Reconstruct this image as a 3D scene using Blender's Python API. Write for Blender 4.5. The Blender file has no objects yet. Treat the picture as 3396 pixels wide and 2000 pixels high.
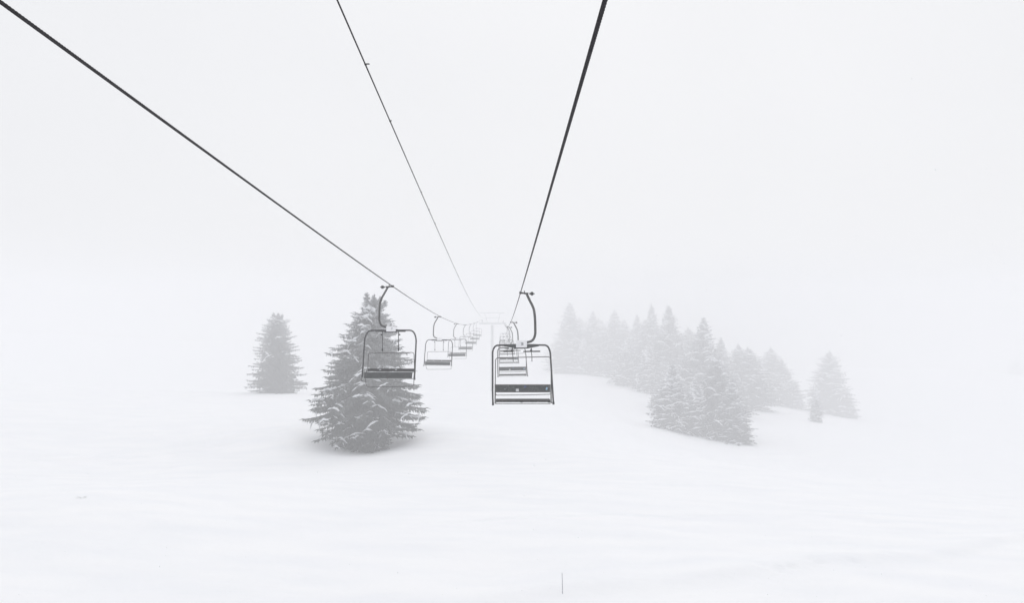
import bpy, math, random
import numpy as np
from mathutils import Vector, Matrix
R = math.radians
PI = math.pi
sc = bpy.context.scene
COL = sc.collection
F = 2700.0           # focal length in pixels of the 3396 px wide photograph
CZ = 12.0            # height of the camera

def P(px, py, Y):
    """a point seen at (px, py) of the photograph, Y metres ahead"""
    return Vector(((px - 1698) / F * Y, Y, CZ - (py - 1000) / F * Y))

# ------------------------------------------------------------------ helpers
class MB:
    def __init__(s):
        s.v = []; s.f = []
    def quadv(s, pts):
        n = len(s.v); s.v += [tuple(p) for p in pts]; s.f.append(tuple(range(n, n + len(pts))))
    def box(s, c, d, rot=None, bev=0.0):
        c = Vector(c); h = [x / 2 for x in d]
        b = min([bev] + [x * .45 for x in h]) if bev > 0 else 0
        n = len(s.v)
        if b <= 0:
            pts = [Vector((x * h[0], y * h[1], z * h[2])) for x in (-1, 1) for y in (-1, 1) for z in (-1, 1)]
            fs = [(0, 1, 3, 2), (4, 6, 7, 5), (0, 4, 5, 1), (2, 3, 7, 6), (0, 2, 6, 4), (1, 5, 7, 3)]
        else:
            pts = []; idx = {}
            for x in (-1, 1):
                for y in (-1, 1):
                    for z in (-1, 1):
                        for a in range(3):
                            q = [x * h[0], y * h[1], z * h[2]]
                            sg = (x, y, z)
                            for k in range(3):
                                if k != a: q[k] -= sg[k] * b
                            idx[(x, y, z, a)] = len(pts); pts.append(Vector(q))
            fs = []
            for a in range(3):
                o = [k for k in range(3) if k != a]
                for sgn in (-1, 1):
                    ring = []
                    for (i, j) in ((-1, -1), (1, -1), (1, 1), (-1, 1)):
                        k = [0, 0, 0]; k[a] = sgn; k[o[0]] = i; k[o[1]] = j
                        ring.append(idx[(k[0], k[1], k[2], a)])
                    fs.append(tuple(ring))
            for a in range(3):
                o = [k for k in range(3) if k != a]
                for i in (-1, 1):
                    for j in (-1, 1):
                        k0 = [0, 0, 0]; k0[a] = -1; k0[o[0]] = i; k0[o[1]] = j
                        k1 = list(k0); k1[a] = 1
                        fs.append((idx[(*k0, o[0])], idx[(*k1, o[0])], idx[(*k1, o[1])], idx[(*k0, o[1])]))
            for x in (-1, 1):
                for y in (-1, 1):
                    for z in (-1, 1):
                        fs.append(tuple(idx[(x, y, z, a)] for a in range(3)))
        for p in pts:
            if rot is not None: p = rot @ p
            s.v.append(tuple(c + p))
        s.f += [tuple(n + i for i in f) for f in fs]
    def tube(s, pts, r, n=10, closed=False, caps=True, flat=1.0):
        pts = [Vector(p) for p in pts]
        m = len(pts)
        rr = r if isinstance(r, (list, tuple)) else [r] * m
        base = len(s.v)
        t0 = (pts[1] - pts[0]).normalized()
        up = Vector((0, 1, 0)) if abs(t0.y) < .8 else Vector((0, 0, 1))
        u = t0.cross(up).normalized()
        for i, p in enumerate(pts):
            if closed: t = (pts[(i + 1) % m] - pts[i - 1]).normalized()
            elif i == 0: t = t0
            elif i == m - 1: t = (pts[i] - pts[i - 1]).normalized()
            else: t = ((pts[i + 1] - pts[i]).normalized() + (pts[i] - pts[i - 1]).normalized()).normalized()
            u = (u - t * u.dot(t)).normalized(); w = t.cross(u)
            for k in range(n):
                a = 2 * PI * k / n
                s.v.append(tuple(p + u * (math.cos(a) * rr[i]) + w * (math.sin(a) * rr[i] * flat)))
        for i in range(m if closed else m - 1):
            j = (i + 1) % m
            for k in range(n):
                l = (k + 1) % n
                s.f.append((base + i * n + k, base + i * n + l, base + j * n + l, base + j * n + k))
        if caps and not closed:
            s.f.append(tuple(base + k for k in reversed(range(n))))
            s.f.append(tuple(base + (m - 1) * n + k for k in range(n)))
    def build(s, name, mat, parent=None, smooth=False):
        me = bpy.data.meshes.new(name)
        me.from_pydata(s.v, [], s.f); me.update()
        if smooth: me.polygons.foreach_set('use_smooth', [True] * len(me.polygons))
        for m in (mat if isinstance(mat, (list, tuple)) else [mat]): me.materials.append(m)
        o = bpy.data.objects.new(name, me); COL.objects.link(o)
        if parent is not None: o.parent = parent
        return o

def rounded(pts, rad, seg=6, closed=False):
    """polyline with each inner corner replaced by an arc-like curve"""
    pts = [Vector(p) for p in pts]; out = []
    m = len(pts)
    for i, p in enumerate(pts):
        if not closed and i in (0, m - 1):
            out.append(p); continue
        a = pts[i - 1]; b = pts[(i + 1) % m]
        d = min(rad, (a - p).length * .49, (b - p).length * .49)
        s_ = p + (a - p).normalized() * d; e = p + (b - p).normalized() * d
        for k in range(seg + 1):
            t = k / seg
            out.append((1 - t) ** 2 * s_ + 2 * t * (1 - t) * p + t * t * e)
    return out

def tag(o, label=None, cat=None, group=None, kind=None):
    if label: o['label'] = label
    if cat: o['category'] = cat
    if group: o['group'] = group
    if kind: o['kind'] = kind
    return o

def empty(name, loc=(0, 0, 0), rz=0):
    o = bpy.data.objects.new(name, None); COL.objects.link(o)
    o.location = loc; o.rotation_euler = (0, 0, rz); o.empty_display_size = .3
    return o

def copy_tree(o, parent=None):
    c = o.copy(); COL.objects.link(c); c.parent = parent
    for ch in list(o.children): copy_tree(ch, c)
    return c

# ------------------------------------------------------------------ materials
def new_mat(name):
    m = bpy.data.materials.new(name); m.use_nodes = True
    nt = m.node_tree
    return m, nt, nt.nodes['Principled BSDF']

def noise(nt, scale, detail=4, vec=None, rough=.5):
    n = nt.nodes.new('ShaderNodeTexNoise'); n.inputs['Scale'].default_value = scale
    n.inputs['Detail'].default_value = detail; n.inputs['Roughness'].default_value = rough
    if vec is not None: nt.links.new(vec, n.inputs['Vector'])
    return n

def ramp(nt, src, stops):
    r = nt.nodes.new('ShaderNodeValToRGB'); nt.links.new(src, r.inputs[0])
    el = r.color_ramp.elements
    while len(el) < len(stops): el.new(.5)
    for e, (p, c) in zip(el, stops):
        e.position = p; e.color = (*c, 1) if len(c) == 3 else c
    return r

def mixc(nt, fac, a, b):
    m = nt.nodes.new('ShaderNodeMix'); m.data_type = 'RGBA'
    for sock, val in ((m.inputs['Factor'], fac), (m.inputs['A'], a), (m.inputs['B'], b)):
        if hasattr(val, 'is_linked') or isinstance(val, bpy.types.NodeSocket): nt.links.new(val, sock)
        else: sock.default_value = val if not isinstance(val, tuple) else (*val, 1)
    return m.outputs['Result']

def metal(name, c0, c1, frost=.62, rough=.55, met=0, sc_=7, spec=.2):
    m, nt, b = new_mat(name)
    tc = nt.nodes.new('ShaderNodeTexCoord')
    n1 = noise(nt, sc_, 5, tc.outputs['Object'])
    base = ramp(nt, n1.outputs['Fac'], [(.3, c0), (.7, c1)])
    n2 = noise(nt, 34, 3, tc.outputs['Object'], .7)
    fr = ramp(nt, n2.outputs['Fac'], [(frost, (0, 0, 0)), (frost + .05, (1, 1, 1))])
    col = mixc(nt, fr.outputs['Color'], base.outputs['Color'], (.62, .64, .66))
    nt.links.new(col, b.inputs['Base Color'])
    b.inputs['Roughness'].default_value = rough; b.inputs['Metallic'].default_value = met
    b.inputs['Specular IOR Level'].default_value = spec
    bp = nt.nodes.new('ShaderNodeBump'); bp.inputs['Strength'].default_value = .25; bp.inputs['Distance'].default_value = .01
    nt.links.new(n2.outputs['Fac'], bp.inputs['Height']); nt.links.new(bp.outputs['Normal'], b.inputs['Normal'])
    return m

M = {}
M['tube'] = metal('painted_steel', (.010, .010, .013), (.030, .030, .036), .66)
M['hanger'] = metal('galvanised_steel', (.022, .023, .023), (.060, .060, .059), .64)
M['dark'] = metal('black_rubber', (.004, .004, .005), (.012, .012, .013), .72, .7, 0, 7, .1)
M['panel'] = metal('seat_plastic', (.012, .016, .017), (.040, .048, .048), .64, .6, 0, 11)
M['edge'] = metal('weathered_trim', (.03, .02, .018), (.07, .055, .05), .68, .7, 0)
M['thin'] = metal('thin_bar_steel', (.015, .012, .012), (.04, .034, .034), .70)
M['rail'] = metal('bare_metal_rail', (.22, .23, .23), (.42, .43, .43), .62, .5, .2)
M['plate'] = metal('white_plate_paint', (.80, .80, .82), (.90, .90, .92), .74, .5, 0)
M['ink'] = metal('number_paint', (.01, .01, .014), (.03, .03, .04), .8, .6, 0)
M['blue'] = metal('blue_sticker', (.03, .06, .20), (.05, .09, .28), .7, .5, 0)
M['paleblue'] = metal('pale_blue_sticker', (.18, .36, .52), (.3, .45, .6), .7, .5, 0)
M['grey_sticker'] = metal('grey_sticker', (.45, .46, .48), (.6, .6, .62), .7, .5, 0)
M['rope'] = metal('greased_steel_rope', (.004, .003, .006), (.012, .010, .014), .78, .6, 0, 30, .06)
M['pylon'] = metal('pylon_fog_pale', (.46, .47, .48), (.58, .59, .60), .58)  # base colour whitened to stand in for fog fading the pylon
M['stake'] = metal('stake_plastic', (.12, .12, .16), (.22, .22, .27), .66, .5, 0)

def snow_mat():
    m, nt, b = new_mat('snow')
    tc = nt.nodes.new('ShaderNodeTexCoord')
    mp = nt.nodes.new('ShaderNodeMapping'); mp.inputs['Scale'].default_value = (.35, 1, 1); mp.inputs['Rotation'].default_value = (0, 0, R(14))
    nt.links.new(tc.outputs['Object'], mp.inputs['Vector'])
    n1 = noise(nt, .55, 6, mp.outputs['Vector'], .55)
    n2 = noise(nt, 9, 4, tc.outputs['Object'])
    c = ramp(nt, n1.outputs['Fac'], [(.35, (.855, .868, .895)), (.65, (.90, .905, .92))])
    nt.links.new(c.outputs['Color'], b.inputs['Base Color'])
    b.inputs['Roughness'].default_value = .85
    b.inputs['Specular IOR Level'].default_value = .2
    b1 = nt.nodes.new('ShaderNodeBump'); b1.inputs['Strength'].default_value = .5; b1.inputs['Distance'].default_value = .25
    nt.links.new(n1.outputs['Fac'], b1.inputs['Height'])
    b2 = nt.nodes.new('ShaderNodeBump'); b2.inputs['Strength'].default_value = .3; b2.inputs['Distance'].default_value = .02
    nt.links.new(n2.outputs['Fac'], b2.inputs['Height']); nt.links.new(b1.outputs['Normal'], b2.inputs['Normal'])
    nt.links.new(b2.outputs['Normal'], b.inputs['Normal'])
    return m
M['snow'] = snow_mat()

def needle_mat():
    m, nt, b = new_mat('spruce_needles')
    tc = nt.nodes.new('ShaderNodeTexCoord')
    n1 = noise(nt, 1.3, 4, tc.outputs['Object'])
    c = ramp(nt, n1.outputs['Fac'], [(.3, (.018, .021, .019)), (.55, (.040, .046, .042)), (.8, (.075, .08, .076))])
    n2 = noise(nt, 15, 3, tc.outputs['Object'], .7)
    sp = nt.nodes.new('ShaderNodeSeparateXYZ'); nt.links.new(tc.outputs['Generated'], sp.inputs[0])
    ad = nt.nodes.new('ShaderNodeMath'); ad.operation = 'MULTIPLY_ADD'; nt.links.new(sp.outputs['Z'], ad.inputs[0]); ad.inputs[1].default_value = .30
    nt.links.new(n2.outputs['Fac'], ad.inputs[2])       # rime specks, painted thicker with height so the tops pale as fog would
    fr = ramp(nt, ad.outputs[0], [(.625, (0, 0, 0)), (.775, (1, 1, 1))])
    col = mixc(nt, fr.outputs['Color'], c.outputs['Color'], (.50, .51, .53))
    nt.links.new(col, b.inputs['Base Color']); b.inputs['Roughness'].default_value = .9
    b.inputs['Specular IOR Level'].default_value = .1
    return m
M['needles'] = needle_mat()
m_, nt_, b_ = new_mat('bark')
nn = noise(nt_, 8, 5); rr_ = ramp(nt_, nn.outputs['Fac'], [(.3, (.03, .025, .02)), (.7, (.09, .075, .065))])
nt_.links.new(rr_.outputs['Color'], b_.inputs['Base Color']); b_.inputs['Roughness'].default_value = .9
M['bark'] = m_
m_, nt_, b_ = new_mat('branch_snow')
nn = noise(nt_, 5, 3); rr_ = ramp(nt_, nn.outputs['Fac'], [(.3, (.74, .76, .79)), (.7, (.88, .89, .91))])
nt_.links.new(rr_.outputs['Color'], b_.inputs['Base Color']); b_.inputs['Roughness'].default_value = .85
M['branch_snow'] = m_

# ------------------------------------------------------------------ camera
cam = bpy.data.cameras.new('camera'); co = bpy.data.objects.new('camera', cam); COL.objects.link(co)
co.location = (0, 0, CZ); co.rotation_euler = (R(90), 0, 0)
cam.sensor_width = 36; cam.lens = F / 3396 * 36; cam.clip_start = .1; cam.clip_end = 3000
sc.camera = co

# ------------------------------------------------------------------ terrain
anch = [(915, 1306, 129), (1866, 1981, 27), (2300, 1428, 158), (2480, 1446, 152), (1850, 1240, 290),
        (1980, 1260, 262), (2130, 1312, 218), (2190, 1395, 171), (2650, 1362, 250), (2860, 1400, 250), (3300, 1428, 270),
        (262, 1660, 38), (0, 1980, 26), (3396, 2000, 27), (0, 1290, 160), (1632, 1262, 265), (2700, 1700, 48),
        (1500, 1660, 46), (600, 1520, 64), (1500, 1420, 92), (1750, 1330, 125), (2000, 1395, 130), (2180, 1480, 125), (3000, 1480, 150)]
FAR = 1.26
pts = [tuple(P(a[0], a[1], a[2] * (FAR if a[2] > 60 else 1))) for a in anch]
_t = 68 * FAR
pts += [tuple(P(*a)) for a in ((1212, 1464, _t), (1212, 1519, _t - 7.5), (1212, 1398, _t + 8), (985, 1450, _t), (1440, 1450, _t))]
pts += [(-60, -50, 3), (60, -50, 3), (0, -50, 3), (0, 5, 2.6), (-250, 0, 6), (250, 0, -8), (-260, 250, -2), (-350, 600, -14), (0, 600, -34),
        (350, 600, -44), (320, 230, -32), (-140, 150, 1)]
pts = np.array(pts)
def tps(d2):
    return np.where(d2 > 1e-9, d2 * np.log(np.maximum(d2, 1e-9)) * .5, 0)
def _fit():
    n = len(pts); xy = pts[:, :2] / 100
    K = tps(((xy[:, None] - xy[None]) ** 2).sum(-1)) + np.eye(n) * 2e-5
    Pm = np.hstack([np.ones((n, 1)), xy])
    A = np.zeros((n + 3, n + 3)); A[:n, :n] = K; A[:n, n:] = Pm; A[n:, :n] = Pm.T
    return np.linalg.solve(A, np.concatenate([pts[:, 2], np.zeros(3)]))
_w = _fit()
_rng = np.random.RandomState(4)
_waves = [(_rng.uniform(0, 2 * PI), _rng.uniform(.25, 1.6), _rng.uniform(0, 6)) for _ in range(14)]
BT = P(1221, 1492, 68 * FAR)
_dr = random.Random(8)
DENTS = []
for _k in range(26):
    _x = _dr.choice((_dr.uniform(9.2, 10.6), _dr.uniform(11.2, 12.2), _dr.uniform(13.2, 15.6)))
    DENTS.append((_x, 27.0 + .24 * _x + .012 * _x * _x + .25 * math.sin(_x * .6) + _dr.uniform(-.7, .1), _dr.uniform(.09, .2)))
def height(x, y):
    x = np.atleast_1d(np.asarray(x, float)); y = np.atleast_1d(np.asarray(y, float))
    xy = pts[:, :2] / 100
    d2 = (x[:, None] / 100 - xy[None, :, 0]) ** 2 + (y[:, None] / 100 - xy[None, :, 1]) ** 2
    h = tps(d2) @ _w[:-3] + _w[-3] + _w[-2] * x / 100 + _w[-1] * y / 100
    for a, k, p in _waves:
        h = h + .016 / k * np.sin((x * math.cos(a) + y * math.sin(a)) * k + p + .8 * np.sin(.13 * x + p))
    # hollow round the big spruce, heaped a little at its rim
    d = np.hypot(x - BT.x, (y - BT.y))
    h = h - .80 * np.exp(-(d / 4.8) ** 2) + .10 * np.exp(-((d - 8.6) / 1.8) ** 2)
    # two old ski tracks running across the slope behind the big spruce, and one in front of the camera
    for (x0, y0, x1, y1, wd, dp) in ((-50, 72, -20, 93, .34, .22), (-50, 75.5, -19.5, 96, .34, .20), (-9, 84, 10, 92, .4, .2), (-6, 36, 16, 47, .25, .1)):
        L = math.hypot(x1 - x0, y1 - y0); ux, uy = (x1 - x0) / L, (y1 - y0) / L
        t = (x - x0) * ux + (y - y0) * uy; s = (x - x0) * uy - (y - y0) * ux + .9 * np.sin(t * .18)
        h = h - dp * np.exp(-(s / wd) ** 2) * np.clip(t / 4, 0, 1) * np.clip((L - t) / 4, 0, 1)
    # wind lip crossing the near slope, lower left to upper right
    yl = 27.0 + .24 * x + .012 * np.maximum(x, 0) ** 2 + .25 * np.sin(x * .6)
    s = y - yl
    h = h + np.where(s > 0, .28 * np.exp(-(s / 2.0) ** 2), .28 * np.exp(-(s / .7) ** 2)) * np.clip((x + 6) / 6, 0, 1)
    for (dx, dy, dr) in DENTS:
        h = h - .07 * np.exp(-((x - dx) ** 2 / (dr * 1.6) ** 2 + (y - dy) ** 2 / dr ** 2))
    return h
def gz(x, y): return float(height(x, y)[0])

def ground_axis():
    return (np.concatenate([np.linspace(-390, -80, 40, endpoint=False), np.linspace(-80, -26, 60, endpoint=False), np.linspace(-26, 26, 330, endpoint=False),
                            np.linspace(26, 90, 90, endpoint=False), np.linspace(90, 390, 50)]),
            np.concatenate([np.linspace(-50, 18, 24, endpoint=False), np.linspace(18, 70, 330, endpoint=False), np.linspace(70, 230, 220, endpoint=False), np.linspace(230, 690, 70)]))
gx, gy = ground_axis()
X, Y = np.meshgrid(gx, gy)
Zs = np.concatenate([height(X[i], Y[i]) for i in range(len(gy))])
nx, ny = len(gx), len(gy)
verts = np.stack([X.ravel(), Y.ravel(), Zs], 1)
ii = (np.arange(ny - 1)[:, None] * nx + np.arange(nx - 1)[None]).ravel()
faces = np.stack([ii, ii + 1, ii + nx + 1, ii + nx], 1)
me = bpy.data.meshes.new('snow_ground')
me.from_pydata(verts.tolist(), [], faces.tolist()); me.polygons.foreach_set('use_smooth', [True] * len(me.polygons))
me.materials.append(M['snow'])
g = bpy.data.objects.new('snow_ground', me); COL.objects.link(g); g['kind'] = 'structure'
GROUND_MIN = float(Zs.min())

# ------------------------------------------------------------------ cables
def interp(tab):
    ys = np.array([a for a, b in tab], float); hs = np.array([b for a, b in tab], float)
    # a smooth low-order fit keeps the sag even
    c = np.polynomial.Polynomial.fit(ys, hs, 6)
    return lambda y: float(c(y))
hR = interp([(4.98, 1.84), (8.73, 1.58), (13.3, 1.21), (26.8, .26), (55.1, -1.39), (82, -2.60), (108, -3.42), (136, -4.15), (165, -4.75), (200, -5.35), (265, -6.2), (-5, 2.5)])
hL = interp([(6.2, 2.31), (11.1, 1.94), (21.8, 1.12), (30.3, .56), (57.7, -1.07), (86.3, -2.36), (114, -3.28), (142, -3.95), (170, -4.5), (200, -5.0), (265, -5.95), (-5, 3.1)])
hC = interp([(8.3, 3.08), (10.1, 2.97), (18.3, 2.44), (20.6, 2.29), (40.5, 1.22), (73.5, -.28), (83, -.65), (121, -1.95), (160, -3.1), (205, -4.35), (265, -5.5), (-5, 3.8)])
CR = lambda y: Vector((-.01296 * y + .627, y, CZ + hR(y)))
CL = lambda y: Vector((-.0226 * y - 3.758, y, CZ + hL(y)))
CC = lambda y: Vector((-.0275 * y - 1.54, y, CZ + hC(y)))

def rope(name, fn, rad, lay, y0, ymid, y1, strands=6):
    ys = list(np.arange(y0, ymid, lay / 22)) + list(np.arange(ymid, y1, 1.5)) + [y1]
    mb = MB(); n = 30; base = 0; s = 0.0; prev = None
    rs = rad * .36; rc = rad - rs
    for i, y in enumerate(ys):
        p = fn(y); t = (fn(y + .2) - fn(y - .2)).normalized()
        u = t.cross(Vector((0, 0, 1))).normalized(); w = u.cross(t)
        if prev is not None: s += (p - prev).length
        prev = p
        ph = 2 * PI * s / lay if y < ymid else 0
        for k in range(n):
            a = 2 * PI * k / n
            if y < ymid:
                da = ((a - ph) * strands / (2 * PI) + .5) % 1 - .5
                da *= 2 * PI / strands
                rr = rc * math.cos(da) + math.sqrt(max(rs * rs - (rc * math.sin(da)) ** 2, 0))
            else: rr = rad * .97
            mb.v.append(tuple(p + u * math.cos(a) * rr + w * math.sin(a) * rr))
    for i in range(len(ys) - 1):
        for k in range(n):
            l = (k + 1) % n
            mb.f.append((i * n + k, i * n + l, (i + 1) * n + l, (i + 1) * n + k))
    mb.f.append(tuple(reversed(range(n)))); mb.f.append(tuple((len(ys) - 1) * n + k for k in range(n)))
    return mb.build(name, M['rope'], smooth=True)
PY = 265.0
o = rope('haul_cable', CR, .0165, .27, -4, 22, PY)
tag(o, 'thick twisted black steel cable on the right, carrying the chair numbered 28', 'cable', 'steel haul cables')
o = rope('haul_cable', CL, .0172, .27, -4, 26, PY)
tag(o, 'thick black steel cable running down from the top left corner of the photo', 'cable', 'steel haul cables')
cw = empty('communication_wire', CC(10))
tag(cw, 'thin dark wire with small clips, running between the two thick cables to the pylon', 'wire')
mb = MB(); ys = list(np.linspace(-4, PY, 120))
mb.tube([CC(y) - CC(10) for y in ys], .0095, 8); mb.build('wire', M['rope'], cw, True)
for y in (10.1, 12.6, 18.3, 20.6, 22.9):
    mb = MB(); p = CC(y) - CC(10); e = 1.0 if y < 11 else .45
    mb.tube([p + Vector((0, -.03, 0)), p + Vector((0, .03, 0))], .0115, 8)
    mb.box(p + Vector((.006 + .022 * e, 0, .010)), (.045 * e, .022, .012), bev=.003)
    mb.build('wire_clip', M['dark'], cw)

# ------------------------------------------------------------------ chairs
def digits(text, w, h, loc, parent, mat):
    cu = bpy.data.curves.new('number', 'FONT'); cu.body = text; cu.size = 1; cu.extrude = .004
    cu.align_x = 'CENTER'; cu.align_y = 'CENTER'
    t = bpy.data.objects.new('tmp', cu); COL.objects.link(t)
    dg = bpy.context.evaluated_depsgraph_get()
    me = bpy.data.meshes.new_from_object(t.evaluated_get(dg)); me.name = 'number'
    bpy.data.objects.remove(t)
    co_ = np.empty(len(me.vertices) * 3); me.vertices.foreach_get('co', co_); co_ = co_.reshape(-1, 3)
    mn, mx = co_.min(0), co_.max(0); c = (mn + mx) / 2; sx = w / (mx - mn)[0]; sy = h / (mx - mn)[1]
    for v in me.vertices:
        q = v.co; v.co = Vector(((q.x - c[0]) * sx, -q.z, (q.y - c[1]) * sy))
    me.materials.clear(); me.materials.append(mat)
    o = bpy.data.objects.new('number', me); COL.objects.link(o); o.parent = parent; o.location = loc
    return o

def grip_parts(root, K, sx):
    """clamp on the cable; K scales picture units to metres, sx mirrors"""
    hg = MB()
    hg.box((0, 0, 0), (.085, .20, .085), bev=.02)
    hg.tube([(0, 0, .0), (sx * .10, 0, -.012), (sx * .16, 0, -.025)], [.035, .026, .026], 10)
    hg.box((sx * .13, 0, .01), (.028, .05, .12), bev=.006)
    hg.box((sx * .20, 0, -.022), (.13, .07, .055), bev=.015)
    g_ = hg.build('grip', M['dark'], root)
    b = MB()
    b.tube([(sx * .29, 0, -.028), (sx * .335, 0, -.028)], .03, 10)
    b.tube([(sx * .335, 0, -.028), (sx * .345, 0, -.028), (sx * .415, 0, -.03), (sx * .425, 0, -.03)], [.04, .060, .060, .035], 12)
    b.tube([(sx * .42, 0, -.03), (sx * .465, 0, -.03)], .018, 8)
    b.build('spring_housing', M['dark'], g_)
    return g_

def make_right():
    u = .002943
    def q(x, z, y=0.0): return Vector(((x - 492) * u, y, -(z - 113) * u))
    root = empty('lift_chair')
    grip_parts(root, u, 1)
    hb = MB()
    path = rounded([q(560, 122), q(590, 190), q(643, 290), q(655, 400), q(659, 585), q(628, 655), q(540, 672)], .16, 7)
    hb.tube(path, .041, 12); hb.build('hanger_arm', M['hanger'], root, True)
    cb = MB()   # cross beam with tapering gusset plates
    for s in (-1, 1):
        x0, x1, x2 = 503 + s * 62, 503 + s * 120, 503 + s * 195
        a = [q(503, 694), q(x1, 698), q(x2, 706), q(x2, 712), q(x1, 726), q(x0, 738), q(503, 740)]
        fr = [p + Vector((0, -.03, 0)) for p in a]; bk = [p + Vector((0, .03, 0)) for p in a]
        if s > 0: fr, bk = bk, fr
        cb.quadv(fr); cb.quadv(list(reversed(bk)))
        for i in range(len(a)):
            j = (i + 1) % len(a); cb.quadv([fr[j], fr[i], bk[i], bk[j]])
    cb.build('crossbeam', M['panel'], root)
    pl = MB(); pl.box(q(503, 685, -.075), (.36, .05, .235), bev=.012)
    for sx in (-1, 1):
        for sz in (-1, 1):
            pl.box(q(503 + sx * 50, 685 + sz * 32, -.103), (.018, .008, .018), bev=.003)
    plo = pl.build('number_plate', M['plate'], root)
    digits('28', .082, .092, q(509, 684, -.104), plo, M['ink'])
    sk = MB(); sk.box(q(503, 731, -.05), (.37, .09, .032), bev=.008); sk.build('plate_bracket', M['dark'], root)
    fb = MB()   # the outer bail
    path = rounded([q(184, 1372), q(180, 1240), q(180, 760), q(212, 702), q(503, 694), q(792, 700), q(824, 766), q(846, 1120), q(861, 1360)], .26, 8)
    fb.tube(path, .0285, 12)
    for x, z in ((184, 1372), (861, 1362)):
        fb.tube([q(x, z - 26), q(x, z + 2)], .036, 10)
    fb.build('frame_tube', M['tube'], root, True)
    # rests folded up below the beam
    for xa, xb, xs, xe in ((302, 404, 397, 411), (524, 711, 609, 619)):
        rb = MB()
        rb.tube([q(xa, 768, -.12), q(xb, 766, -.12)], .022, 8)
        rb.tube([q(xs - 12, 762, -.12), q(xs + 12, 762, -.12)], .036, 10)
        rb.tube([q(xs, 762, -.1), q(xs + 4, 735, -.02)], .02, 8)
        o = rb.build('footrest', M['dark'], root, True)
        st = MB(); st.tube([q(xs + 2, 770, -.12), q(xs + 9, 812, -.13), q(xe, 880, -.15)], .012, 8)
        st.build('strut', M['thin'], o, True)
    sb = MB()   # raised restraint bar
    path = rounded([q(208, 1350, -.10), q(211, 1140, -.16), q(214, 838, -.24), q(300, 834, -.24), q(800, 824, -.24), q(829, 840, -.24), q(832, 1140, -.16), q(836, 1345, -.10)], .10, 6)
    sb.tube(path, .0135, 8); sb.build('restraint_bar', M['thin'], root, True)
    br = MB()
    br.box(q(519, 1187, .06), (612 * u, .045, .225), Matrix.Rotation(R(-7), 3, 'X'), bev=.015)
    bro = br.build('backrest', M['panel'], root)
    tr = MB(); tr.box(q(519, 1145, .048), (616 * u, .06, .018), bev=.005); tr.box(q(519, 1228, .072), (616 * u, .058, .014), bev=.004)
    tr.build('trim', M['edge'], bro)
    for (x, z, w, h, mt) in ((457, 1204, .10, .085, 'grey_sticker'), (540, 1166, .022, .075, 'blue'), (552, 1164, .018, .07, 'blue'), (785, 1187, .055, .085, 'paleblue')):
        k = MB(); k.box(q(x, z, .022), (w, .006, h), Matrix.Rotation(R(-7), 3, 'X') if mt != 'paleblue' else Matrix.Rotation(R(18), 3, 'Y'), bev=.002)
        k.build('sticker', M[mt], bro)
    lb = MB()
    lb.tube(rounded([q(212, 1232, .05), q(216, 1264, .10), q(519, 1262, .10), q(830, 1254, .10), q(832, 1225, .05)], .08, 5), .0125, 8)
    lb.build('lower_rail', M['thin'], root, True)
    se = MB()
    se.box(q(519, 1330, .27), (612 * u, .44, .11), Matrix.Rotation(R(-5), 3, 'X'), bev=.02)
    seo = se.build('seat', M['panel'], root)
    tr = MB(); tr.box(q(519, 1318, .03), (618 * u, .03, .026), bev=.005); tr.box(q(519, 1357, .03), (618 * u, .028, .02), bev=.005); tr.build('trim', M['edge'], seo)
    for x, w_ in ((503, .065), (812, .07)):
        lt = MB(); lt.box(q(x, 1333, .012), (.075, .03, w_), bev=.01); lt.build('latch', M['dark'], seo)
    for s, x in ((-1, 209), (1, 833)):
        sd = MB()
        sd.tube([q(x, 1140, .03), q(x, 1250, .02), q(x, 1345, .0), q(x, 1352, .48)], .022, 8)
        sd.tube([q(x + s * (-18 if s < 0 else 22), 1340, 0), q(x, 1345, 0)], .016, 8)
        sd.build('side_bracket', M['rail'], root, True)
    return root

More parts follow.
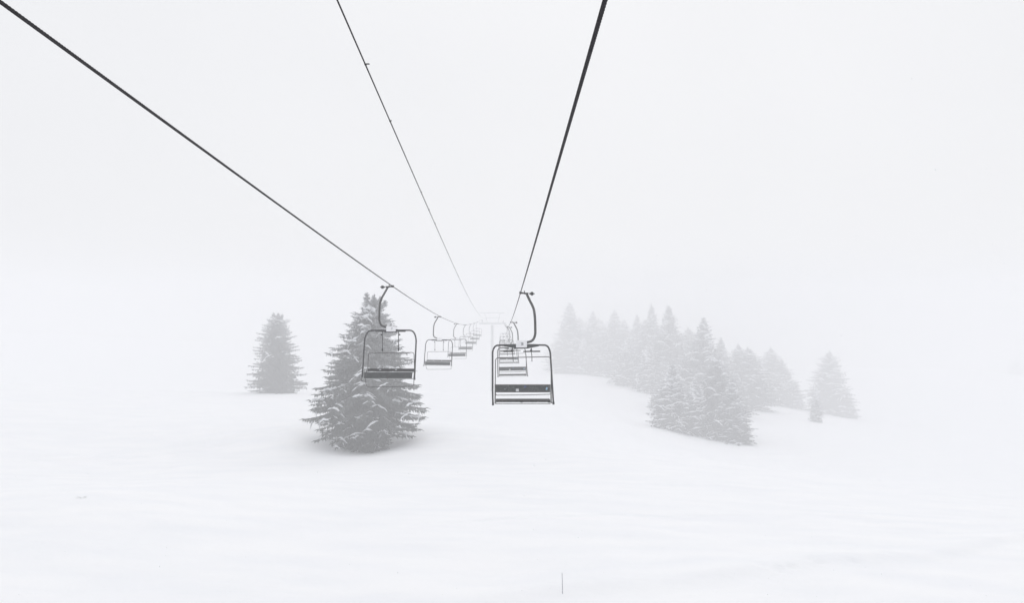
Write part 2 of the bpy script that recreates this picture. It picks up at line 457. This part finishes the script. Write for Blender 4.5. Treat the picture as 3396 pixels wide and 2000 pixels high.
def make_left():
    u = .003026
    def q(x, z, y=0.0): return Vector(((x - 560) * u, y, -(z - 110) * u))
    root = empty('lift_chair')
    grip_parts(root, u, -1)
    hb = MB()
    path = rounded([q(500, 122), q(480, 160), q(420, 262), q(402, 330), q(394, 540), q(420, 596), q(500, 618)], .16, 7)
    hb.tube(path, .037, 12); hb.build('hanger_arm', M['hanger'], root, True)
    cb = MB()
    cb.box(q(535, 662), (368 * u, .09, .055), bev=.015); cb.box(q(535, 676), (150 * u, .08, .03), bev=.01)
    cb.build('crossbeam', M['tube'], root)
    pl = MB(); pl.box(q(543, 634, -.07), (.352, .05, .195), bev=.012)
    for sx in (-1, 1):
        for sz in (-1, 1):
            pl.box(q(543 + sx * 48, 634 + sz * 24, -.098), (.018, .008, .018), bev=.003)
    plo = pl.build('number_plate', M['plate'], root)
    digits('7', .036, .075, q(556, 632, -.099), plo, M['ink'])
    fb = MB()
    path = rounded([q(180, 1272), q(192, 1150), q(218, 740), q(262, 654), q(520, 650), q(812, 652), q(851, 745), q(828, 1262)], .24, 8)
    fb.tube(path, .0285, 12)
    for x, z in ((181, 1270), (828, 1258)): fb.tube([q(x, z - 22), q(x, z + 4)], .037, 10)
    fb.build('frame_tube', M['tube'], root, True)
    for x in (437, 634):
        rb = MB()
        rb.tube([q(x, 668, -.02), q(x, 705, -.04), q(x, 890, -.05)], .0145, 8)
        o = rb.build('footrest_rod', M['tube'], root, True)
        kb = MB(); kb.tube([q(x, 872, -.05), q(x, 880, -.05), q(x, 900, -.05), q(x, 908, -.05)], [.017, .03, .03, .012], 10)
        kb.build('end_cap', M['dark'], o)
        kb = MB(); kb.box(q(x + (-12 if x < 500 else 14), 705, -.04), (.05, .05, .06), bev=.012)
        kb.build('clamp', M['dark'], o)
    sb = MB()
    path = rounded([q(262, 1135, -.12), q(273, 934, -.16), q(300, 931, -.16), q(620, 925, -.16), q(828, 921, -.16), q(832, 1100, -.12), q(832, 1322, -.32), q(815, 1330, -.34), q(262, 1341, -.34), q(243, 1262, -.30), q(248, 1140, -.14)], .09, 6)
    sb.tube(path, .0115, 8); sb.build('restraint_bar', M['thin'], root, True)
    br = MB()
    br.box(q(525, 1147, .24), (576 * u, .04, .10), bev=.012)
    bro = br.build('backrest', M['dark'], root)
    for x in (395, 592):
        k = MB(); k.box(q(x, 1143, .216), (.07, .01, .03), bev=.003)
        k.build('sticker', M['grey_sticker'], bro)
    se = MB()
    se.box(q(500, 1209, .10), (592 * u, .24, .04), Matrix.Rotation(R(62), 3, 'X'), bev=.015)
    seo = se.build('seat', M['panel'], root)
    rl = MB(); rl.box(q(500, 1171, .13), (622 * u, .03, .024), bev=.006); rl.box(q(505, 1247, -.07), (620 * u, .032, .030), bev=.008)
    rl.build('seat_rail', M['rail'], root)
    ct = MB(); ct.tube([q(497, 1170, .27), q(502, 1212, .06), q(500, 1250, -.09)], .016, 8); ct.build('divider', M['edge'], seo, True)
    for s, x in ((-1, 197), (1, 815)):
        sd = MB()
        sd.tube([q(x, 1140, .33), q(x + s * 5, 1172, .29), q(x + s * 8, 1250, -.09), q(x + s * 10, 1262, -.02)], .022, 8)
        sd.build('side_bracket', M['rail'], root, True)
    return root

rng = random.Random(5)
right = make_right(); left = make_left()
R_lab = ['dark grey chair with white plate numbered 28, nearest on the right cable',
         'second chair on the right cable, pale grey, seen through the frame of chair 28',
         'third chair on the right cable, fainter, seen high in the frame of chair 28',
         'very faint fourth chair on the right cable, just above and behind chair 28',
         'ghostly fifth chair on the right cable, close to the pylon shaft',
         'sixth and farthest chair on the right cable, almost lost in fog']
L_lab = ['dark ski lift chair in front of the big spruce, nearest on the left cable',
         'second chair on the left cable, dark grey seat, just right of the big spruce',
         'third chair on the left cable, mid grey, partly overlapped by the second',
         'fourth chair on the left cable, pale grey in the fog',
         'fifth chair on the left cable, very faint beside the pylon',
         'sixth chair on the left cable, ghostly pale between fifth chair and pylon shaft',
         'seventh and farthest chair on the left cable, almost lost in fog']
GR = 'empty ski lift chairs hanging from the cables'
def yaw_all(): pass
for i, (Yc, dz) in enumerate(((26.8, 0), (55.1, 1.2), (82, -1), (108.5, .5), (136, 0), (165, 0))):
    o = right if i == 0 else copy_tree(right)
    o.location = CR(Yc); o.rotation_euler = (0, R(-.9 + (rng.uniform(-.6, .6) if i else 0)), R(dz))
    if i == 0: o.rotation_euler = (0, 0, 0)
    tag(o, R_lab[i], 'chairlift chair', GR)
for i, (Yc, dz) in enumerate(((30.3, 0), (57.7, -1), (86.3, 1), (114, 0), (142, 0), (170, 0), (199, 0))):
    o = left if i == 0 else copy_tree(left)
    o.location = CL(Yc); o.rotation_euler = (0, R(rng.uniform(-.8, .8)) if i else 0, R(dz))
    tag(o, L_lab[i], 'chairlift chair', GR)
# the numbers can only be read on the two nearest chairs: the copies' plates stay blank
for o in list(sc.objects):
    if o.name.startswith('number.') or o.name == 'number':
        top = o
        while top.parent: top = top.parent
        if top not in (right, left): bpy.data.objects.remove(o)

# ------------------------------------------------------------------ pylon
xs0 = (1632 - 1698) / F * PY
base_z = gz(xs0, PY)
py = empty('lift_pylon', (xs0, PY, base_z - .3))
tag(py, 'pale grey lift pylon with wide crossarm, almost dissolved in the fog', 'pylon')
H = lambda pyx: CZ - (pyx - 1000) / F * PY - (base_z - .3)
Xp = lambda px: (px - 1632) / F * PY
mb = MB(); mb.tube([(0, 0, 0), (0, 0, H(1078))], [.50, .40], 20); mb.build('shaft', M['pylon'], py, True)
mb = MB(); mb.box((Xp(1634), 0, H(1073)), (Xp(1680) - Xp(1590), .5, .55), bev=.06)
mb.build('crossarm', M['pylon'], py)
mb = MB()
for s in (-1, 1):
    mb.tube([(Xp(1634) + s * 1.7, 0, H(1070)), (Xp(1633) + s * 2.6, 0, H(1038))], .09, 8)
mb.tube([(Xp(1593), 0, H(1038)), (Xp(1673), 0, H(1038))], .10, 8)
mb.tube([(Xp(1607), 0, H(1055)), (Xp(1660), 0, H(1055))], .07, 8)
mb.build('lifting_frame', M['pylon'], py, True)
for fn, s in ((CL, -1), (CR, 1)):
    c = fn(PY) - Vector((xs0, PY, base_z - .3))
    sh = MB(); sh.box((c.x, 0, c.z - .42), (.12, 4.6, .2), bev=.03); sh.box((c.x - s * .18, 0, c.z - .7), (.3, .5, .7), bev=.04)
    so = sh.build('sheave_train', M['pylon'], py)
    for k in range(-4, 5):
        w = MB(); w.tube([(c.x - .06, k * .5, c.z - .22), (c.x + .06, k * .5, c.z - .22)], .2, 16); w.build('sheave', M['dark'], so)
ld = MB()
for s in (-1, 1): ld.tube([(.62 + s * .0, -.2 + s * .2, .5), (.55, -.2 + s * .2, H(1082))], .025, 6)
z = 1.0
while z < H(1084):
    ld.tube([(.62 - .07 * z / H(1082), -.4, z), (.62 - .07 * z / H(1082), 0, z)], .015, 5); z += .35
ld.build('ladder', M['pylon'], py)

# ------------------------------------------------------------------ spruces
def spruce(name, H_, prof, whorl_gap, per, twig, seed, tips=None, snow=.35, drop=.28, irregular=.22, lean=0.0, twl=1.0, split=.84):
    rg = random.Random(seed)
    root = empty(name)
    tk = MB()
    tk.tube([(0, 0, -.6), (0, 0, H_ * .02), (lean * .5, 0, H_ * .5), (lean * split, 0, H_ * split)], [H_ * .022, H_ * .019, H_ * .012, H_ * .005], 10)
    tips = tips or [(0, 1.0)]
    for dx, lt in tips:
        tk.tube([(lean * split, 0, H_ * (split - .03)), (lean + dx * H_ * .7, 0, H_ * (split + lt) / 2), (lean + dx * H_, 0, H_ * lt * .99)], [H_ * .005, H_ * .003, H_ * .0008], 6)
    tk.build('trunk', M['bark'], root, True)
    cr = MB(); sn = MB()
    def blade(p, d, L, w, up):
        d = d.normalized(); s_ = d.cross(up)
        if s_.length < 1e-3: s_ = Vector((1, 0, 0))
        s_.normalize()
        m1 = p + d * L * .35; e = p + d * L + Vector((0, 0, -.12 * L))
        n = len(cr.v)
        cr.v += [tuple(p), tuple(m1 + s_ * w), tuple(e), tuple(m1 - s_ * w)]
        cr.f.append((n, n + 1, n + 2, n + 3))
    def branch(o_, az, L, slope, dens):
        hz = Vector((math.cos(az), math.sin(az), 0)); side = Vector((-hz.y, hz.x, 0))
        bend = rg.uniform(-.12, .12)
        nseg = max(4, int(L / dens))
        spine = []
        for i in range(nseg + 1):
            t = i / nseg
            z_ = slope * L * t - drop * L * t * t * .9 + .30 * drop * L * max(0, t - .6) ** 2 * 6
            spine.append(o_ + hz * (L * t) + side * (bend * L * t * t) + Vector((0, 0, z_)))
        for i in range(nseg):
            a, b = spine[i], spine[i + 1]; t = i / nseg; d = (b - a).normalized()
            wl = twl * (.16 + .30 * L / 3.5) * (1 - .62 * t) * rg.uniform(.7, 1.25)
            wl = min(wl, .42 * L + .035)
            if t < .12 and L > 1: wl *= .6
            for s in (-1, 1):
                q = a.lerp(b, rg.random())
                dd = d * rg.uniform(.5, .95) + side * s * rg.uniform(.55, 1.0) + Vector((0, 0, rg.uniform(-.55, .05)))
                blade(q, dd, wl * 1.25, wl * .15 + .012, Vector((rg.uniform(-.3, .3), rg.uniform(-.3, .3), 1)))
            # hanging twiglets
            for _ in range(3):
                q = a.lerp(b, rg.random())
                dd = Vector((0, 0, -1)) + d * rg.uniform(.1, .9) + side * rg.uniform(-.45, .45)
                blade(q, dd, wl * rg.uniform(.6, 1.25), wl * .10 + .012, side * rg.uniform(.2, 1) + hz * rg.uniform(-.7, .7))
            blade(a, d, (b - a).length * 2.0, .05 * (1 - t) + .02, Vector((0, 0, 1)))
        blade(spine[-2], spine[-1] - spine[-2], min(.22 * twl + .06 * L, .6 * L), .03, side)
        if L > .35 and rg.random() < snow:
            # a ridge of snow lying along part of the branch
            t0 = rg.uniform(.3, .75); t1 = min(1, t0 + rg.uniform(.15, .45)); k = max(3, int((t1 - t0) * nseg))
            path = []; rad = []
            for j in range(k + 1):
                t = t0 + (t1 - t0) * j / k; f_ = t * nseg; i0 = min(int(f_), nseg - 1)
                path.append(spine[i0].lerp(spine[i0 + 1], f_ - i0) + Vector((0, 0, .07 * twl)) + side * rg.uniform(-.05, .05))
                rad.append((.012 + .058 * twl * math.sin(PI * (j + .3) / (k + .6))) * rg.uniform(.6, 1.3))
            if abs(hz.y) < .75: sn.tube(path, rad, 6)
            for _ in range(rg.choice((1, 1, 2))):   # pads of snow lying across the side twigs
                f_ = rg.uniform(t0, 1) * nseg * .98; i0 = min(int(f_), nseg - 1); p0 = spine[i0] + Vector((0, 0, .06 * twl)) + hz * .12
                ww = rg.uniform(.22, .60) * twl * (.5 + .2 * L); o2 = rg.uniform(-.3, .3) * ww
                sag = rg.uniform(.15, .45) * ww; m_ = 7
                tl = rg.uniform(-.55, .55); kk = rg.uniform(-.5, .5)
                sn.tube([p0 + side * (o2 + ww * (2 * j / (m_ - 1) - 1)) - Vector((0, 0, sag * (2 * j / (m_ - 1) - 1 - kk) ** 2 + tl * ww * (2 * j / (m_ - 1) - 1) - rg.uniform(-.035, .035))) for j in range(m_)],
                        [(.008 + .05 * twl * math.sin(PI * (j + .2) / (m_ - .6))) * rg.uniform(.35, 1.6) for j in range(m_)], 6)
            for _ in range(2):
                if rg.random() < .6:
                    f_ = rg.uniform(t0, t1) * nseg; i0 = min(int(f_), nseg - 1); p0 = spine[i0] + Vector((0, 0, .02))
                    e = p0 + (hz * .5 + side * rg.choice((-1, 1)) * .8 + Vector((0, 0, -.25))) * (.18 * twl + .08 * L)
                    sn.tube([p0, p0.lerp(e, .5) + Vector((0, 0, .015)), e], [.03 * twl, .026 * twl, .008], 5)
    z_ = .015 * H_
    while z_ < H_ * .99:
        t = z_ / H_
        rad = prof(t) * H_
        gap = whorl_gap * H_ * (1.15 - .55 * t)
        for (dx, lt) in (tips if t > split else [(None, 1.0)]):
            if t > lt * .995: continue
            if dx is None: lx, scl, r0 = lean * t, 1.0, rad
            else:
                f_ = (t - split) / (lt - split)
                lx = lean * t + dx * H_ * min(1, f_ * 1.4)
                scl = .5 if len(tips) > 1 else 1.0
                r0 = rad if len(tips) == 1 else H_ * (.006 + prof(split) * (1 - f_) ** 1.1 * .50)
            ly = 0
            n = max(4, int(per * (1 - .45 * t))) if scl == 1.0 else max(4, int(per * .36))
            a0 = rg.uniform(0, 6.28)
            for k in range(n):
                az = a0 + 2 * PI * k / n + rg.uniform(-.25, .25)
                L = r0 * rg.uniform(1 - irregular * 1.6, 1 + irregular * .45)
                if L < .06: L = .06
                slope = .04 + .45 * t * t + rg.uniform(-.13, .13)
                branch(Vector((lx, ly, z_ + rg.uniform(-.4, .4) * gap)), az, L, slope, twig * (.6 + .6 * (1 - t)))
        z_ += gap
    for dx, lt in tips:
        lx, ly = lean + dx * H_, 0
        blade(Vector((lx, ly, H_ * (lt - .04))), Vector((0, 0, 1)), H_ * .05, .03, Vector((0, 1, 0)))
        blade(Vector((lx, ly, H_ * (lt - .03))), Vector((0, 0, 1)), H_ * .035, .02, Vector((1, 0, 0)))
    # dense dark inner twigs that close the view through the crown
    for _ in range(int(1500 * min(1, H_ / 10))):
        t = rg.random() ** 1.25 * .95
        a = rg.uniform(0, 6.28); rr = prof(t) * H_ * rg.uniform(.05, .68)
        p = Vector((math.cos(a) * rr + lean * t, math.sin(a) * rr, t * H_))
        d = Vector((math.cos(a) * rg.uniform(.2, 1), math.sin(a) * rg.uniform(.2, 1), rg.uniform(-.9, .1)))
        blade(p, d, H_ * rg.uniform(.035, .06) * (1.2 - t), H_ * .011, Vector((rg.uniform(-1, 1), rg.uniform(-1, 1), rg.uniform(-1, 1))))
    nf = len(cr.f); off = len(cr.v)
    cr.v += sn.v; cr.f += [tuple(i + off for i in f) for f in sn.f]
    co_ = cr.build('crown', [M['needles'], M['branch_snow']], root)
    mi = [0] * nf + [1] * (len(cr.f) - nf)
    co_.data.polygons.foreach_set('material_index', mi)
    return root

def lerp_prof(tab):
    tab = sorted(tab)
    xs_ = [a for a, b in tab]; ys_ = [b for a, b in tab]
    return lambda t: float(np.interp(t, xs_, ys_))

def plant(root, px, Y, Htop_py, Href, rz=0, sink=.35, wide=1.0):
    """stand a tree built Href high so that its tip reaches the given picture row"""
    x = (px - 1698) / F * Y; zb = gz(x, Y) - sink
    top = CZ - (Htop_py - 1000) / F * Y
    s = (top - zb) / Href
    root.location = (x, Y, zb); root.rotation_euler = (0, 0, rz); root.scale = (s * wide, s * wide, s)
    return s

# the big spruce behind the nearest left chair
big_prof = lerp_prof([(0, .17), (.08, .205), (.12, .235), (.16, .28), (.20, .33), (.25, .375), (.30, .37), (.42, .335), (.52, .295), (.62, .245), (.74, .18), (.85, .12), (.9, .08), (1, .01)])
big = spruce('spruce_tree', 10.0, big_prof, .020, 18, .105, 11, tips=[(-.036, 1.0), (.012, .988), (.054, .97), (.088, .945)], snow=.24, drop=.42, irregular=.24, twl=1.05, lean=.6, split=.85)
plant(big, 1205, 68 * FAR, 966, 10.0, 0, .0, .95)
tag(big, 'big dark spruce with snowy branches and three tips, behind the nearest left chair', 'tree')

lone_prof = lerp_prof([(0, .31), (.08, .345), (.2, .345), (.35, .305), (.5, .26), (.65, .235), (.78, .20), (.88, .155), (.95, .10), (1, .02)])
lone = spruce('spruce_tree', 11.0, lone_prof, .024, 14, .17, 23, tips=[(-.04, 1.0), (.02, .985), (.07, .97)], split=.86, snow=.12, drop=.14, irregular=.3, twl=1.15)
plant(lone, 918, 129 * FAR, 1034, 11.0, 0, .3, .94)
tag(lone, 'lone bushy grey spruce left of the big spruce', 'tree')

slim = lerp_prof([(0, .17), (.08, .21), (.2, .20), (.4, .165), (.6, .12), (.8, .07), (.92, .035), (1, .006)])
full = lerp_prof([(0, .22), (.1, .27), (.25, .25), (.45, .20), (.65, .14), (.85, .07), (1, .01)])
broad = lerp_prof([(0, .25), (.1, .31), (.3, .30), (.5, .24), (.7, .17), (.88, .09), (1, .015)])
protos = [spruce('spruce_tree', 16.0, slim, .026, 11, .30, 31, snow=.25, drop=.32, irregular=.3, twl=1.5),
          spruce('spruce_tree', 15.0, full, .026, 12, .30, 32, snow=.35, drop=.30, irregular=.3, twl=1.5),
          spruce('spruce_tree', 14.0, broad, .026, 12, .30, 33, tips=[(-.02, 1.0), (.035, .97)], split=.88, snow=.30, drop=.2, irregular=.28, twl=1.6),
          spruce('spruce_tree', 12.0, full, .03, 12, .27, 34, snow=.6, drop=.34, irregular=.25, twl=1.5)]
PH = [16.0, 15.0, 14.0, 12.0]
used = [False] * 4
GT = 'spruces of the foggy wood on the right'
# px, distance, tip row, kind, widening, sink, label
wood = [
 (1893, 299, 1002, 0, 1.65, .4, 'tall faint spruce at the left end of the wood, nearest the right-hand chair'),
 (1868, 306, 1110, 3, 1.46, .4, 'short faint spruce at the very left foot of the wood'),
 (1935, 292, 1120, 3, 1.22, .4, 'snow-laden spruce low at the left end of the wood'),
 (1962, 306, 1032, 1, 1.22, .4, 'faint pointed spruce, second tall one from the left end of the wood'),
 (2002, 289, 1085, 2, 1.10, .4, 'grey spruce between two taller tips at the left of the wood'),
 (2042, 296, 1028, 0, 1.59, .4, 'third tall faint tip from the left end of the wood'),
 (2078, 247, 1115, 3, 1.40, .4, 'pale snow-laden spruce above the crest of the snow bank'),
 (2108, 289, 1044, 1, 1.10, .4, 'faint tall spruce left of the spindly bare-topped one'),
 (2150, 229, 1140, 3, 1.34, .4, 'drooping snowy spruce where the snow bank dips'),
 (2169, 251, 1006, 0, 1.04, .4, 'spindly spruce with a thin bare top in the middle of the wood'),
 (2216, 231, 1013, 1, 1.25, .4, 'tallest sharp spruce in the middle of the wood'),
 (2258, 235, 1110, 1, 1.22, .4, 'broad spruce right of the tallest one, its tip lower'),
 (2228, 153, 1205, 3, 1.52, .4, 'front spruce at the lower left foot of the wood on the slope'),
 (2292, 190, 1150, 2, 1.22, .4, 'wide grey spruce below the gap between the two sharpest tips'),
 (2332, 192, 1052, 1, 1.35, .4, 'sharp-tipped spruce standing alone right of the tallest pair'),
 (2302, 149, 1262, 3, 1.65, .4, 'short front spruce at the bottom edge of the wood, middle'),
 (2368, 153, 1170, 2, 1.16, .4, 'front spruce with snowy boughs at the lower right of the wood'),
 (2392, 235, 1118, 1, 1.22, .4, 'fainter spruce behind the lower right front of the wood'),
 (2420, 144, 1255, 1, 1.59, .4, 'bushy front spruce next to the right-hand bottom corner of the wood'),
 (2438, 142, 1325, 2, 1.22, .3, 'small spruce at the bottom right corner of the wood, darkest edge'),
 (2452, 231, 1138, 2, 1.10, .4, 'rounded faint spruce right of the sharp-tipped one'),
 (2505, 260, 1190, 1, 1.22, .4, 'dim spruce in the right half of the wood, left of its last hump'),
 (2552, 266, 1150, 2, 1.22, .4, 'dim broad spruce forming the last hump of the wood on the right'),
 (2598, 262, 1200, 1, 1.34, .4, 'dim smaller spruce at the right end of the wood'),
 (2640, 269, 1270, 3, 1.46, .4, 'low pale spruce filling the gap before the separate right-hand spruce'),
 (2752, 263, 1162, 2, 1.28, .4, 'separate dim spruce standing right of the wood'),
 (2812, 263, 1290, 1, 1.46, .4, 'low right-hand skirt tree beside the separate dim spruce'),
 (2706, 196, 1290, 3, .9, .3, 'small snow-covered young spruce in front of the separate one'),
 (3250, 500, 1230, 2, 1.95, .4, 'barely visible tree far right, left one of the ghostly pair'),
 (3370, 500, 1190, 1, 2.20, .4, 'barely visible tree at the far right edge of the photo'),
 (1915, 299, 1075, 2, 1.59, .4, 'dim spruce in the grey mass between the sharp tips and the snow bank'),
 (1985, 297, 1090, 2, 1.59, .4, 'dim spruce in the grey mass between the sharp tips and the snow bank'),
 (2025, 290, 1100, 1, 1.83, .4, 'dim spruce in the grey mass between the sharp tips and the snow bank'),
 (2065, 285, 1075, 2, 1.59, .4, 'dim spruce in the grey mass between the sharp tips and the snow bank'),
 (2120, 255, 1120, 2, 1.59, .4, 'dim spruce in the grey mass between the sharp tips and the snow bank'),
 (2140, 264, 1060, 1, 1.71, .4, 'dim spruce in the grey mass between the sharp tips and the snow bank'),
 (2190, 241, 1090, 2, 1.59, .4, 'dim spruce in the grey mass between the sharp tips and the snow bank'),
 (2235, 230, 1150, 2, 1.59, .4, 'dim spruce in the grey mass between the sharp tips and the snow bank'),
 (2275, 218, 1180, 2, 1.46, .4, 'dim spruce in the grey mass between the sharp tips and the snow bank'),
 (2310, 236, 1120, 1, 1.71, .4, 'dim spruce in the grey mass between the sharp tips and the snow bank'),
 (2350, 218, 1160, 2, 1.46, .4, 'dim spruce in the lower grey mass right of the two sharpest tips'),
 (2410, 225, 1190, 2, 1.46, .4, 'dim spruce in the lower grey mass right of the two sharpest tips'),
 (2440, 193, 1230, 1, 1.71, .4, 'dim spruce in the lower grey mass right of the two sharpest tips'),
 (2480, 230, 1210, 2, 1.59, .4, 'dim spruce in the lower grey mass right of the two sharpest tips'),
 (2530, 259, 1210, 2, 1.59, .4, 'dim spruce in the lower grey mass right of the two sharpest tips'),
 (2575, 259, 1230, 2, 1.59, .4, 'dim spruce in the lower grey mass right of the two sharpest tips'),
 (2345, 157, 1300, 2, 1.46, .4, 'dim spruce in the lower grey mass right of the two sharpest tips'),
 (2265, 155, 1300, 2, 1.46, .4, 'dim spruce in the lower grey mass right of the two sharpest tips'),
 (2400, 150, 1320, 2, 1.59, .4, 'dim spruce in the lower grey mass right of the two sharpest tips'),
 (2500, 262, 1180, 2, 1.5, .4, 'dim spruce in the lower grey mass right of the two sharpest tips'),
 (2525, 250, 1250, 2, 1.5, .4, 'dim spruce in the lower grey mass right of the two sharpest tips'),
 (2590, 262, 1190, 2, 1.5, .4, 'dim spruce in the lower grey mass right of the two sharpest tips'),
 (2480, 215, 1150, 2, 1.5, .4, 'dim spruce in the lower grey mass right of the two sharpest tips'),
 (1925, 360, 1050, 2, 1.6, .4, 'very faint spruce top showing between taller tips at the left of the wood'),
 (1990, 350, 1055, 2, 1.6, .4, 'very faint spruce top showing between taller tips at the left of the wood'),
 (2070, 345, 1060, 1, 1.7, .4, 'very faint spruce top showing between taller tips at the left of the wood'),
 (2135, 330, 1065, 2, 1.5, .4, 'very faint spruce top showing between taller tips at the left of the wood'),
 (1880, 350, 1070, 2, 1.6, .4, 'very faint spruce top showing between taller tips at the left of the wood'),
 (2285, 262, 1085, 2, 1.6, .4, 'dim spruce in the grey mass between the sharp tips and the snow bank'),
 (2160, 290, 1100, 1, 1.6, .4, 'dim spruce in the grey mass between the sharp tips and the snow bank'),
 (2230, 250, 1120, 2, 1.6, .4, 'dim spruce in the grey mass between the sharp tips and the snow bank'),
 (2200, 225, 1190, 2, 1.4, .4, 'dim spruce in the grey mass between the sharp tips and the snow bank'),
 (2250, 182, 1240, 2, 1.4, .4, 'dim spruce in the grey mass between the sharp tips and the snow bank'),
 (2180, 192, 1270, 2, 1.2, .4, 'dim spruce in the grey mass between the sharp tips and the snow bank'),
]
for i, (px, Yt, tip, kd, wd, sk_, lab) in enumerate(wood):
    o = protos[kd] if not used[kd] else copy_tree(protos[kd])
    used[kd] = True
    plant(o, px, Yt * FAR, tip, PH[kd], rng.uniform(0, 6.28), sk_, wd)
    o.rotation_euler = (R(rng.uniform(-1.6, 1.6)), R(rng.uniform(-2, 2)), o.rotation_euler[2])
    tag(o, lab, 'tree', GT)

# ------------------------------------------------------------------ small things on the snow
sx_, sy_ = (1866 - 1698) / F * 27, 27
pz = gz(sx_, sy_)
st = empty('piste_marker_pole', (sx_, sy_, pz))
st.rotation_euler = (0, R(-1.7), 0)
tag(st, 'thin grey stake standing in the snow at the bottom of the photo', 'pole')
top = CZ - (1903 - 1000) / F * 27 - pz
mb = MB(); mb.tube([(0, 0, -.3), (0, 0, top * .5), (0, 0, top)], [.0095, .009, .0075], 8); mb.build('pole', M['stake'], st, True)
mb = MB(); mb.tube([(0, 0, top), (0, 0, top + .012)], [.009, .005], 8); mb.build('cap', M['stake'], st, True)

tx, ty = (262 - 1698) / F * 38, 38.0
mb = MB(); rg = random.Random(3)
for k in range(15):
    a = rg.uniform(0, 6.28); r_ = rg.uniform(0, .16)
    p = Vector((math.cos(a) * r_ * 1.9, math.sin(a) * r_, -.05)); e = p + Vector((rg.uniform(-.16, .16), rg.uniform(-.1, .1), rg.uniform(.05, .12)))
    mb.tube([p, p.lerp(e, .5) + Vector((0, 0, .02)), e], [.004, .004, .002], 4)
o = mb.build('twig_tuft', M['bark']); o.location = (tx, ty, gz(tx, ty))
tag(o, 'tiny dark tuft of twigs poking out of the snow at lower left', 'twigs')

# falling snow
mb = MB(); rg = random.Random(9)
for k in range(4200):
    y = 9 + 60 * rg.random() ** .8
    x = rg.uniform(-.68, .68) * y; z = CZ + rg.uniform(-.40, .40) * y
    if z < gz(x, y) + .1 if z < 6 else False: continue
    r_ = rg.uniform(.0035, .010)
    n = len(mb.v)
    ax = [Vector((rg.uniform(-1, 1), rg.uniform(-1, 1), rg.uniform(-1, 1))).normalized() * r_ for _ in range(2)]
    c = Vector((x, y, z)); w = ax[0].cross(ax[1]).normalized() * r_
    for q_ in (ax[0], -ax[0], ax[1], -ax[1], w, -w): mb.v.append(tuple(c + q_))
    for f_ in ((0, 2, 4), (2, 1, 4), (1, 3, 4), (3, 0, 4), (2, 0, 5), (1, 2, 5), (3, 1, 5), (0, 3, 5)): mb.f.append(tuple(n + a for a in f_))
o = mb.build('falling_snow', M['branch_snow']); o['kind'] = 'stuff'; o['label'] = 'fine snowflakes drifting through the air'; o['category'] = 'snowflakes'

# ------------------------------------------------------------------ haze
SIGMA = .0047
mb = MB()
zb_, zt_ = GROUND_MIN - 1.2, CZ + 14.0
mb.box((0, 321, (zb_ + zt_) / 2), (790, 750, zt_ - zb_))
m, nt, b = new_mat('haze')
nt.nodes.remove(b)
vol = nt.nodes.new('ShaderNodeVolumePrincipled')
vol.inputs['Color'].default_value = (.985, .988, 1.0, 1); vol.inputs['Density'].default_value = SIGMA
vol.inputs['Anisotropy'].default_value = 0.0
nt.links.new(vol.outputs['Volume'], nt.nodes['Material Output'].inputs['Volume'])
hz_ = mb.build('haze', m); hz_['kind'] = 'stuff'

# ------------------------------------------------------------------ sky and light
w = bpy.data.worlds.new('World'); sc.world = w; w.use_nodes = True
nt = w.node_tree; bg = nt.nodes['Background']
sky = nt.nodes.new('ShaderNodeTexSky'); sky.sky_type = 'NISHITA'; sky.sun_disc = False
sky.sun_elevation = R(54); sky.sun_rotation = R(12); sky.dust_density = 5; sky.air_density = 1; sky.ozone_density = 1
tc = nt.nodes.new('ShaderNodeTexCoord')
n1 = noise(nt, 1.6, 3, tc.outputs['Generated'])
cl = ramp(nt, n1.outputs['Fac'], [(.3, (9.0, 9.05, 9.25)), (.7, (9.6, 9.65, 9.8))])
out = mixc(nt, .93, sky.outputs['Color'], cl.outputs['Color'])
nt.links.new(out, bg.inputs['Color']); bg.inputs['Strength'].default_value = .0965
sun = bpy.data.lights.new('sun', 'SUN'); sun.energy = .62; sun.angle = R(50); sun.color = (1, .98, .95)
so = bpy.data.objects.new('sun', sun); COL.objects.link(so); so.location = (0, 0, 60)
so.rotation_euler = (R(36), 0, R(168))
vs = sc.view_settings
vs.view_transform = 'Standard'; vs.look = 'None'; vs.exposure = 0; vs.gamma = 1; vs.use_curve_mapping = False
cy = sc.cycles
cy.max_bounces = 12; cy.diffuse_bounces = 4; cy.volume_bounces = 5; cy.transparent_max_bounces = 8
cy.use_denoising = True; cy.sample_clamp_indirect = 8
bpy.context.view_layer.update()
